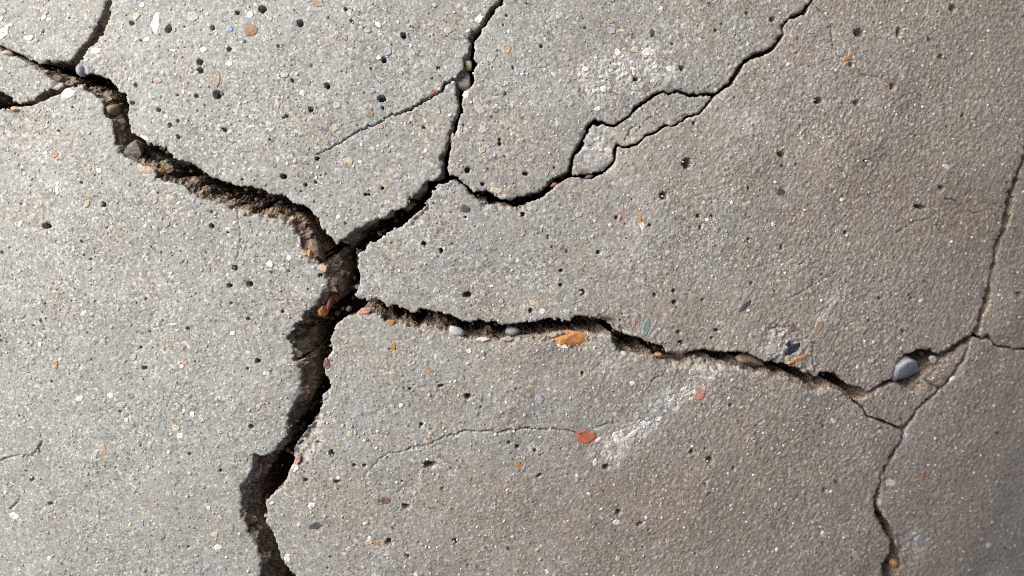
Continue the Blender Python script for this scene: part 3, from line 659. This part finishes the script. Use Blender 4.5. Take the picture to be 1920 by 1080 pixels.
def broken_material():
    """freshly broken, earth-stained concrete inside the cracks"""
    m = bpy.data.materials.new("broken_concrete")
    nt, N, L, B = nodes_of(m)
    P = add(nt, "ShaderNodeNewGeometry").outputs["Position"]
    base = ramp(nt, noise(nt, P, 90, 4), [(0.3, (0.17, 0.128, 0.095)), (0.5, (0.27, 0.215, 0.165)), (0.72, (0.36, 0.31, 0.25))])
    moss = ramp(nt, noise(nt, P, 45, 2), [(0.52, 0.0), (0.66, 1.0)])
    base = mixc(nt, moss, base, mixc(nt, 0.5, base, (0.16, 0.155, 0.10)))
    v = voro(nt, P, 240)
    sp = add(nt, "ShaderNodeSeparateColor"); L.new(v.outputs["Color"], sp.inputs[0])
    base = mixc(nt, 0.7, base, ramp(nt, sp.outputs[0], [(0, 0.55), (0.6, 1.0), (1, 1.7)]), 'MULTIPLY')
    v3 = voro(nt, P, 130)
    sp3 = add(nt, "ShaderNodeSeparateColor"); L.new(v3.outputs["Color"], sp3.inputs[0])
    inn_ = ramp(nt, v3.outputs["Distance"], [(0.30, 1.0), (0.42, 0.0)])
    for ch, lo, cc in ((0, .72, (0.34, 0.31, 0.26)), (1, .80, (0.20, 0.20, 0.19)), (2, .86, (0.30, 0.19, 0.11))):
        pk = ramp(nt, sp3.outputs[ch], [(lo, 0.0), (lo + .01, 0.75)])
        mu = add(nt, "ShaderNodeMath", operation='MULTIPLY'); L.new(pk, mu.inputs[0]); L.new(inn_, mu.inputs[1])
        base = mixc(nt, mu.outputs[0], base, cc)
    L.new(base, B.inputs["Base Color"])
    B.inputs["Roughness"].default_value = 0.92
    bp = add(nt, "ShaderNodeBump"); bp.inputs["Strength"].default_value = 0.9; bp.inputs["Distance"].default_value = 0.0012
    L.new(noise(nt, P, 420, 5, .7), bp.inputs["Height"]); L.new(bp.outputs[0], B.inputs["Normal"])
    return m

def soil_material():
    m = bpy.data.materials.new("dark_soil")
    nt, N, L, B = nodes_of(m)
    P = add(nt, "ShaderNodeNewGeometry").outputs["Position"]
    c = ramp(nt, noise(nt, P, 140, 5), [(0.3, (0.035, 0.024, 0.017)), (0.7, (0.10, 0.072, 0.05))])
    L.new(c, B.inputs["Base Color"]); B.inputs["Roughness"].default_value = 0.95
    bp = add(nt, "ShaderNodeBump"); bp.inputs["Strength"].default_value = 1.0; bp.inputs["Distance"].default_value = 0.003
    L.new(noise(nt, P, 260, 5), bp.inputs["Height"]); L.new(bp.outputs[0], B.inputs["Normal"])
    return m

def stone_material(name, rgb, rg):
    m = bpy.data.materials.new(name + "_stone")
    nt, N, L, B = nodes_of(m)
    P = add(nt, "ShaderNodeNewGeometry").outputs["Position"]
    k = ramp(nt, noise(nt, P, 330, 4, .65), [(0.28, 0.62), (0.72, 1.32)])
    c = mixc(nt, 1.0, rgb, k, 'MULTIPLY')
    dust = ramp(nt, noise(nt, P, 600, 4), [(0.46, 0.0), (0.62, 0.45 if name == 'bluegrey' else 0.12 if name in ('white', 'slate', 'navy') else 0.5)])
    c = mixc(nt, dust, c, (0.30, 0.28, 0.25))
    L.new(c, B.inputs["Base Color"]); B.inputs["Roughness"].default_value = rg
    B.inputs["Specular IOR Level"].default_value = 0.35
    bp = add(nt, "ShaderNodeBump"); bp.inputs["Strength"].default_value = 0.5 if name != "bluegrey" else 0.22; bp.inputs["Distance"].default_value = 0.0005
    L.new(noise(nt, P, 900, 4), bp.inputs["Height"]); L.new(bp.outputs[0], B.inputs["Normal"])
    return m

M_CON, M_BRK, M_SOIL = concrete_material(), broken_material(), soil_material()
M_ST = {k: stone_material(k, c, r) for k, (c, r) in PAL.items()}

# ------------------------------------------------------------------ mesh output
def mesh_from(name, co, quads=None, tris=None, mats=(), mat_idx=None, smooth=True, attrs=None):
    me = bpy.data.meshes.new(name)
    quads = np.zeros((0, 4), np.int64) if quads is None else np.asarray(quads)
    tris = np.zeros((0, 3), np.int64) if tris is None else np.asarray(tris)
    nq, nt_ = len(quads), len(tris)
    me.vertices.add(len(co)); me.vertices.foreach_set("co", np.ascontiguousarray(co, np.float32).ravel())
    me.loops.add(nq * 4 + nt_ * 3)
    me.loops.foreach_set("vertex_index", np.concatenate([quads.ravel(), tris.ravel()]).astype(np.int32))
    me.polygons.add(nq + nt_)
    st = np.concatenate([np.arange(nq) * 4, nq * 4 + np.arange(nt_) * 3]).astype(np.int32)
    me.polygons.foreach_set("loop_start", st)
    if mat_idx is not None:
        me.polygons.foreach_set("material_index", np.asarray(mat_idx, np.int32))
    me.polygons.foreach_set("use_smooth", np.full(nq + nt_, smooth))
    for m in mats:
        me.materials.append(m)
    for k, a in (attrs or {}).items():
        t = me.attributes.new(k, 'FLOAT', 'POINT'); t.data.foreach_set("value", np.ascontiguousarray(a, np.float32))
    me.update(calc_edges=True)
    me.validate()
    return me

def link(name, me, loc=(0, 0, 0), parent=None, label=None, cat=None, group=None, kind=None):
    o = bpy.data.objects.new(name, me)
    scene.collection.objects.link(o)
    o.location = loc
    if parent is not None:
        o.parent = parent
    for k, v in (("label", label), ("category", cat), ("group", group), ("kind", kind)):
        if v:
            o[k] = v
    return o

# ------------------------------------------------------------------ ground under and around the broken concrete
gs = np.concatenate([-np.geomspace(60, 0.9, 22), np.linspace(-0.85, 0.95, 200), np.geomspace(1.0, 60, 22)])
GX, GY = np.meshgrid(gs, gs)
GZ = np.maximum(z_surf(GX, GY) - 0.066, -0.62) + 0.004 * samp(T_MID, GX * S * .5, GY * S * .5)
gi = np.arange(GX.size).reshape(GX.shape)
gq = np.stack([gi[:-1, :-1], gi[:-1, 1:], gi[1:, 1:], gi[1:, :-1]], -1).reshape(-1, 4)
ground = link("ground", mesh_from("ground", np.stack([GX, GY, GZ], -1).reshape(-1, 3), gq, mats=[M_SOIL]), kind="structure",
              label="dark brown soil showing at the bottom of the cracks", cat="ground")

# ------------------------------------------------------------------ concrete fragments
LABELS = {
 'corner': "pale concrete block in the upper left corner, above the junction of three cracks",
 'wedge': "small pointed pale concrete wedge between two dark cracks at the left edge",
 'left': "largest pale concrete slab filling the left side below the widest crack",
 'top': "pale concrete slab above the widest crack, with a brown brick chip and dark pores",
 'upper': "concrete slab at the top centre carrying the whitish bloomed patch",
 'island': "narrow curved concrete sliver enclosed between two thin cracks at upper centre",
 'centre': "brownish grey concrete slab in the middle, holding a teal splinter and navy stone",
 'lower': "concrete slab at the bottom centre holding the orange-red brick chips and white vein",
 'chunk': "small concrete chunk just below the wedged blue-grey pebble",
 'right_upper': "dark concrete strip at the right edge above the thin side crack",
 'right_lower': "dark smooth concrete slab in the lower right corner",
}
DEPTH = np.concatenate([[0, .4, .9, 1.5, 2.2, 3.0], np.arange(4.0, 22.1, 1.0), [24, 26.5, 29.5, 33, 38, 45, 53, 62]]) * MM
frag_obj = {}
frag_loc = {}
tri_total = 0
for key, fid in FRAG.items():
    sel = LAB == fid
    jj, ii = np.nonzero(sel)
    quad_ids = np.stack([jj * NU + ii, (jj + 1) * NU + ii, (jj + 1) * NU + ii + 1, jj * NU + ii + 1], -1)
    used, inv = np.unique(quad_ids, return_inverse=True)
    q = inv.reshape(-1, 4)
    uj, ui = used // NU, used % NU
    x0, y0, z0 = X[uj, ui], Y[uj, ui], Z0[uj, ui]
    n = np.stack([NX[uj, ui], NY[uj, ui], NZ[uj, ui]], -1)
    h = (H[uj, ui] + TILT[key]) * MM
    co = np.stack([x0, y0, z0], -1) + n * h[:, None]
    # boundary loops
    e = np.concatenate([q[:, [0, 1]], q[:, [1, 2]], q[:, [2, 3]], q[:, [3, 0]]])
    nv = len(used)
    code = e[:, 0] * nv + e[:, 1]; rev = e[:, 1] * nv + e[:, 0]
    be = e[~np.isin(code, rev)]
    nxt = {}
    for a, b in be:
        nxt.setdefault(int(a), []).append(int(b))
    loops = []
    while nxt:
        s0 = next(iter(nxt)); cur = s0; lp = []
        while cur in nxt:
            lp.append(cur); t = nxt[cur]; c2 = t.pop()
            if not t:
                del nxt[cur]
            cur = c2
            if cur == s0:
                break
        loops.append(lp)
    all_co, all_q, all_m = [co], [q], [np.zeros(len(q), int)]
    att = {"lime": [LIME[uj, ui]], "rust": [RUST[uj, ui] + 0.9 * SP[uj, ui]], "warm": [WARM[uj, ui]]}
    base = nv
    for lp in loops:
        if len(lp) < 6:
            continue
        lp = np.array(lp)
        bu, bv = UU[uj[lp], ui[lp]], VV[uj[lp], ui[lp]]
        onc = SD[uj[lp], ui[lp]] < 8          # on a crack (otherwise the outer rim)
        gx, gy = grad(bu, bv, 3.0)
        ox, oy = -gx, -gy                      # into the crack
        for _ in range(60):                    # even out the directions along the outline
            ox = (ox + np.roll(ox, 1) + np.roll(ox, -1)) / 3; oy = (oy + np.roll(oy, 1) + np.roll(oy, -1)) / 3
        l_ = np.hypot(ox, oy) + 1e-6; ox, oy = ox / l_, oy / l_
        wid = np.full(len(lp), 110.0); done = np.zeros(len(lp), bool)
        for st_ in np.arange(3, 110, 1.5):
            s_ = sd_grid(bu + ox * st_, bv + oy * st_)
            hit = (s_ > 0) & ~done
            wid[hit] = st_; done |= hit
        wid = np.minimum(wid, np.minimum(np.roll(wid, 2), np.roll(wid, -2)))
        ax, ay = to_xy(bu + ox * 3, bv + oy * 3); bx_, by_ = to_xy(bu, bv)
        dirv = np.stack([ax - bx_, ay - by_, np.zeros_like(ax)], -1)
        nn = n[lp]
        dirv -= nn * (dirv * nn).sum(-1, keepdims=True)
        dirv /= np.linalg.norm(dirv, axis=-1, keepdims=True) + 1e-12
        seg = np.hypot(np.diff(bu, append=bu[0]), np.diff(bv, append=bv[0]))
        s = np.cumsum(seg)
        # walls facing up or right in the picture lean back a little more
        lean = 0.03 + 0.07 * samp(T_WALL, s * .08 + 31, s * 0 + 5).clip(-1, 2) - 0.04 * np.clip(-oy, 0, 1) + 0.30 * np.clip(ox, 0, 1) + 0.30 * np.clip(ox, 0, 1) * np.clip(-oy, 0, 1)
        vis = np.clip(1.0 * ox - 0.25 * oy + 0.30, 0, 1)
        lean = lean * vis - 0.10 * (1 - vis)
        prevrow = lp
        top = co[lp].copy()
        for k, dp in enumerate(DEPTH[1:], 1):
            dpx = dp / PX
            rmp = min(1.0, dp / (3 * MM))
            if k > 1:            # the fine raggedness of the lip dies out downwards
                for _ in range(3):
                    top = top * 0.5 + 0.25 * (np.roll(top, 1, 0) + np.roll(top, -1, 0))
            wob = 16 * samp(T_MID, s * .35 + 17, dpx * 1.2 + 0 * s); wob2 = 16 * samp(T_MID, s * .4 + 517, dpx * 1.1 + 90 + 0 * s)
            fine_ = 1.0 if dp < 23 * MM else 0.3
            r1 = 0.8 * samp(T_WALL, s * .5, dpx * 1.3 + 0 * s) + 2.3 * cellrand((s + wob) / 31.0, (dpx + 0.5 * wob2) / 19.0, 31) + fine_ * 0.9 * cellrand((s + wob2) / 13.0, (dpx + wob) / 9.0, 32)
            ledge = 2.0 * np.clip(samp(T_WALL, s * .35 + 400, dpx * .9 + 60 + 0 * s) - 0.4, 0, 1.5)
            off = lean * dp + rmp * (r1 * (.35 + .65 * vis) + ledge * vis * np.clip(ox + .15, 0, 1) - 1.2 * (1 - vis)) * MM * np.clip(wid / 30.0, 0.15, 1.0)
            off = np.clip(off, -6 * MM, 0.46 * wid * PX)
            off = np.where(onc, off, 0.0)
            dj = dp * (1 + 0.05 * samp(T_WALL, s * .8 + 9, dpx * .6 + 0 * s) * rmp)
            p = top - nn * dj[:, None] + dirv * off[:, None]
            all_co.append(p)
            idx = base + np.arange(len(lp)); base += len(lp)
            a, b = prevrow, np.roll(prevrow, -1)
            c, d = np.roll(idx, -1), idx
            all_q.append(np.stack([b, a, d, c], -1)); all_m.append(np.ones(len(lp), int) if k > 1 else np.zeros(len(lp), int))
            prevrow = idx
            att["lime"].append(LIME[uj[lp], ui[lp]]); att["rust"].append(RUST[uj[lp], ui[lp]] + 0.6); att["warm"].append(WARM[uj[lp], ui[lp]])
    co_all = np.concatenate(all_co)
    loc = co_all.mean(0); loc[2] = co_all[:, 2].min()
    mi_all = np.concatenate(all_m)
    me = mesh_from("concrete_slab", co_all - loc, np.concatenate(all_q), mats=[M_CON, M_BRK], mat_idx=np.concatenate(all_m),
                   attrs={k: np.concatenate(v) for k, v in att.items()})
    me.polygons.foreach_set('use_smooth', mi_all == 0)
    o = link("concrete_slab", me, loc, label=LABELS[key], cat="concrete slab", group="pieces of the cracked concrete surface", kind="thing")
    frag_obj[key] = o; frag_loc[key] = loc
    tri_total += 2 * len(me.polygons)
print("triangles", tri_total)

# ------------------------------------------------------------------ stones set in the surface (parts of their slab)
ID2KEY = {int(f): k for k, f in FRAG.items()}
def frag_at(u, v):
    for r in (0, 4, 8, 14, 20, 30):
        for a in range(0, 360, 45):
            f = int(LAB[cell_at(u + r * math.cos(math.radians(a)), v + r * math.sin(math.radians(a)))])
            if f in ID2KEY:
                return ID2KEY[f]
    return 'centre'

def surf_h(u, v, key):
    return LOWA * float(samp(T_LOW, *[np.array([c]) * S for c in [float(t) for t in to_xy(u, v)]])[0]) + TILT[key]

def surf_point(u, v, hmm):
    x, y = to_xy(u, v)
    nx, ny, nz = normals(x, y)
    z = z_surf(x, y)
    return np.stack([x + nx * hmm * MM, y + ny * hmm * MM, z + nz * hmm * MM], -1)

def cap(u, v, w_, h_, an, hb, r, n=9, top=None, sink=1.3):
    """irregular cap of a stone whose flattened top stands just clear of the cement"""
    th = (np.arange(n) + r.uniform(-.3, .3, n)) * 2 * np.pi / n + r.uniform(0, 1)
    pw = r.choice([1.0, 1.0, 0.75])
    rad = r.uniform(0.74, 1.22, n) if r.uniform() < .65 else r.uniform(0.9, 1.12, n)
    c, s = math.cos(math.radians(an)), math.sin(math.radians(an))
    def ring(f):
        ct, st_ = np.cos(th), np.sin(th)
        a = np.sign(ct) * np.abs(ct) ** pw * rad * w_ * .5 * f; b = np.sign(st_) * np.abs(st_) ** pw * rad * h_ * .5 * f
        return u + a * c - b * s, v + a * s + b * c
    top = 0.34 if top is None else top
    pts = []
    for f, hh in ((1.0, -sink), (0.98, 0.0), (0.80, top)):
        pu_, pv_ = ring(f)
        pts.append(surf_point(pu_, pv_, hb + hh + r.normal(0, 0.07, n) * (hh > -0.5)))
    pts.append(surf_point(np.array([u]), np.array([v]), np.array([hb + top * r.uniform(.9, 1.15)])))
    qs, ts = [], []
    for k in (0, 1):
        for i in range(n):
            j = (i + 1) % n
            qs.append((k * n + j, k * n + i, (k + 1) * n + i, (k + 1) * n + j))
    for i in range(n):
        ts.append((2 * n + (i + 1) % n, 2 * n + i, 3 * n))
    return np.concatenate(pts), np.array(qs), np.array(ts)

PART_NAME = {'brown': 'brick_chip', 'orange': 'brick_chip', 'red': 'brick_chip', 'slate': 'slate_chip', 'navy': 'slate_chip', 'grey': 'grey_pebble', 'white': 'quartz_pebble'}
for (u, v, w_, h_, an, c) in STONES:
    key = frag_at(u, v)
    co, qs, ts = cap(u, v, w_, h_, an, surf_h(u, v, key), rng, n=10 if max(w_, h_) > 24 else int(rng.integers(5, 9)))
    me = mesh_from("pebble", co - frag_loc[key], qs, ts, mats=[M_ST[c]], smooth=False)
    link(PART_NAME.get(c, "pebble"), me, parent=frag_obj[key])

# small stones, too many and too small to pick apart: one part per slab
order = ['white', 'cream', 'pale', 'grey', 'slate', 'tan', 'peach', 'lilac', 'brown', 'pink']
acc = {k: ([], [], [], [], 0) for k in FRAG}
probs = np.array([.24, .14, .30, .13, .06, .06, .02, .02, .02, .01])
for k in range(6500):
    u, v = rng.uniform(-90, 2010), rng.uniform(-70, 1150)
    f = int(LAB[cell_at(u, v)])
    if f not in ID2KEY or float(SD[cell_at(u, v)]) < 6:
        continue
    key = ID2KEY[f]
    w_ = 2.6 + rng.exponential(1.4 if u > 1000 else 1.9); w_ = min(w_, 9.5)
    co, qs, ts = cap(u, v, w_, w_ * rng.uniform(.6, 1), rng.uniform(-90, 90), surf_h(u, v, key), rng, n=6, top=rng.uniform(.20, .45), sink=.8)
    C_, Q_, T_, MI_, nb_ = acc[key]
    mi = int(rng.choice(len(order), p=probs))
    C_.append(co); Q_.append(qs + nb_); T_.append(ts + nb_); MI_.append((mi, len(qs), len(ts)))
    acc[key] = (C_, Q_, T_, MI_, nb_ + len(co))
for key, (C_, Q_, T_, MI_, nb_) in acc.items():
    if not C_:
        continue
    mi = np.concatenate([np.concatenate([np.full(a, m) for m, a, b in MI_]), np.concatenate([np.full(b, m) for m, a, b in MI_])])
    me = mesh_from("fine_gravel", np.concatenate(C_) - frag_loc[key], np.concatenate(Q_), np.concatenate(T_), mats=[M_ST[c] for c in order], mat_idx=mi)
    link("fine_gravel", me, parent=frag_obj[key], kind="stuff")

# ------------------------------------------------------------------ solid lumps: loose stones in the cracks and chips on their walls
import bmesh
def lump(u, v, depth, ru, rv, rd, an, seed, sub=2, ang=0.16):
    bm = bmesh.new(); bmesh.ops.create_icosphere(bm, subdivisions=sub, radius=1.0)
    r = np.random.default_rng(seed)
    nd = 12 if ang > .1 else (10 if ang > .06 else 6)
    dirs = r.normal(size=(nd, 3)); dirs /= np.linalg.norm(dirs, axis=1)[:, None]
    cutd = r.uniform(0.5, 0.85, nd) if ang > .1 else r.uniform(.62 if ang > .06 else .75, .93, nd)
    P = np.array([v_.co[:] for v_ in bm.verts])
    for d, cdist in zip(dirs, cutd):       # flatten facets
        P -= np.clip(P @ d - cdist, 0, None)[:, None] * d * (0.95 if ang > .1 else .4)
    for q in range(5):                     # uneven body
        kv = r.normal(size=3) * (1.5 + q)
        P *= (1 + (0.10 if ang > .1 else .03) / (1 + .5 * q) * np.sin(P @ kv + r.uniform(0, 6)))[:, None]
    P *= (1 + r.normal(0, 0.01, len(P)))[:, None]
    if ang > .1:
        P *= 1.22
    for v_, p in zip(bm.verts, P):
        v_.co = p
    tri = np.array([[w.index for w in f.verts] for f in bm.faces])
    bm.free()
    c, s = math.cos(math.radians(an)), math.sin(math.radians(an))
    a, b = P[:, 0] * ru, P[:, 1] * rv
    return surf_point(u + a * c - b * s, v + a * s + b * c, -depth + P[:, 2] * rd), tri

LUMPS = [  # u, v, depth mm, half sizes px px mm, turn, colour, name, label (None: part of the slab at u, v)
 (1704, 688, 3.4, 31, 27, 7, 15, 'bluegrey', 'pebble', "smooth blue-grey pebble wedged at the end of the right-hand crack", .12),
 (1411, 680, 5.0, 24, 12, 5, 6, 'earthstone', 'stone', "flat brown stone jammed in the right-hand crack", .16),
 (869, 152, 6.5, 13, 20, 4.5, 20, 'grey', 'stone', "grey stone lodged in the upright crack at the top", .16),
 (878, 119, 4.5, 9, 10, 3, 0, 'tan', 'stone', "small brownish chip lodged in the upright crack, above the grey stone", .16),
 (151, 131, 1.2, 9, 12, 4, 0, 'lilac', 'pebble', "pale blue-white pebble hanging over the left crack junction", .05),
 (964, 625, 6.5, 15, 9, 4, 0, 'grey', 'stone', "rounded grey stone in the crack left of the orange brick chip", .05),
 (1687, 1064, 6.0, 9, 9, 3, 10, 'ochre', 'stone', "ochre stone in the lower right crack at the bottom edge", .1),
 (1108, 331, 3.0, 9, 5, 2, -15, 'slate', 'stone', "dark slate splinter plugging the thin crack under the sliver", .16),
]
for i, (u, v, dp, ru, rv, rd, an, c, nm, lab, ang) in enumerate(LUMPS):
    co, tri = lump(u, v, dp, ru, rv, rd, an, 300 + i, sub=3 if ru > 20 else 2, ang=ang)
    loc = co.mean(0); loc[2] = co[:, 2].min()
    me = mesh_from(nm, co - loc, None, tri, mats=[M_ST[c]])
    link(nm, me, loc, label=lab, cat=nm, group=None)
CHIPS = [ # on the crack walls, parts of the slabs: u, v, depth, half sizes, turn, colour, slab
 (1072, 637, 2.0, 36, 16, 2.9, -2, 'orange', 'lower', 'brick_chip'), (598, 586, 9.0, 11, 13, 4, 15, 'orange', 'left', 'brick_chip'), (612, 572, 10.0, 5, 14, 4, 10, 'red', 'left', 'brick_chip'),
 (855, 622, 2.4, 17, 9, 3, 12, 'pale', 'lower', 'pebble'), (579, 477, 2.5, 6, 8, 3, -30, 'orange', 'left', 'brick_chip'), (300, 318, 2.5, 8, 5, 3, 10, 'orange', 'left', 'brick_chip'),
 (236, 284, 9.0, 18, 20, 7, 10, 'mossstone', 'left', 'pebble'), (199, 203, 6.5, 12, 14, 5, 30, 'olive', 'left', 'pebble'),
 (1012, 358, 5.0, 6, 4, 2, 0, 'red', 'centre', 'brick_chip'), (1040, 346, 3.0, 6, 4, 2, -30, 'red', 'centre', 'brick_chip'), (588, 472, 9.0, 12, 22, 6, -30, 'dirtstone', 'left', 'pebble'),
 (1128, 632, 2.0, 16, 6, 3, 0, 'pale', 'lower', 'pebble'), (1238, 668, 3.5, 7, 5, 3, 30, 'brown', 'lower', 'brick_chip'), (848, 258, 2.0, 3, 9, 2, 8, 'peach', 'upper', 'pebble'), (12, 98, 2.0, 10, 5, 2, 10, 'peach', 'wedge', 'pebble'), (25, 204, 2.0, 9, 6, 2.5, -10, 'peach', 'left', 'pebble'), (1657, 893, 3.0, 6, 12, 3, 10, 'lilac', 'right_lower', 'pebble')]
for i, (u, v, dp, ru, rv, rd, an, c, key, nm) in enumerate(CHIPS):
    co, tri = lump(u, v, dp, ru, rv, rd, an, 500 + i, sub=3 if ru > 25 else 2)
    link(nm, mesh_from(nm, co - frag_loc[key], None, tri, mats=[M_ST[c]], smooth=c not in ('dirtstone', 'mossstone', 'earthstone', 'orange')), parent=frag_obj[key])

# crumbs of concrete and earth lying in the cracks
C_, T_, MI_, nb_ = [], [], [], 0
cm = ['earthstone', 'dirtstone', 'earthstone']
inn = np.argwhere((SD < -3) & (UU > -40) & (UU < 1960) & (VV > -40) & (VV < 1120))
for k in range(420):
    j, i = inn[rng.integers(len(inn))]
    u, v = UU[j, i], VV[j, i]
    room = -SD[j, i]
    ru = min(rng.uniform(2, 7), room * .9 + 1.5)
    dp = rng.uniform(18, 52) if room > 8 else rng.uniform(9, 24)
    co, tri = lump(u, v, dp, ru, ru * rng.uniform(.6, 1), ru * .333 * .8, rng.uniform(0, 180), 700 + k, sub=1, ang=.16)
    C_.append(co); T_.append(tri + nb_); MI_.append(np.full(len(tri), rng.integers(len(cm)))); nb_ += len(co)
me = mesh_from("rubble", np.concatenate(C_), None, np.concatenate(T_), mats=[M_ST[c] for c in cm], mat_idx=np.concatenate(MI_))
link("crack_rubble", me, kind="stuff", label="brown crumbs of broken concrete and earth inside the cracks", cat="rubble")
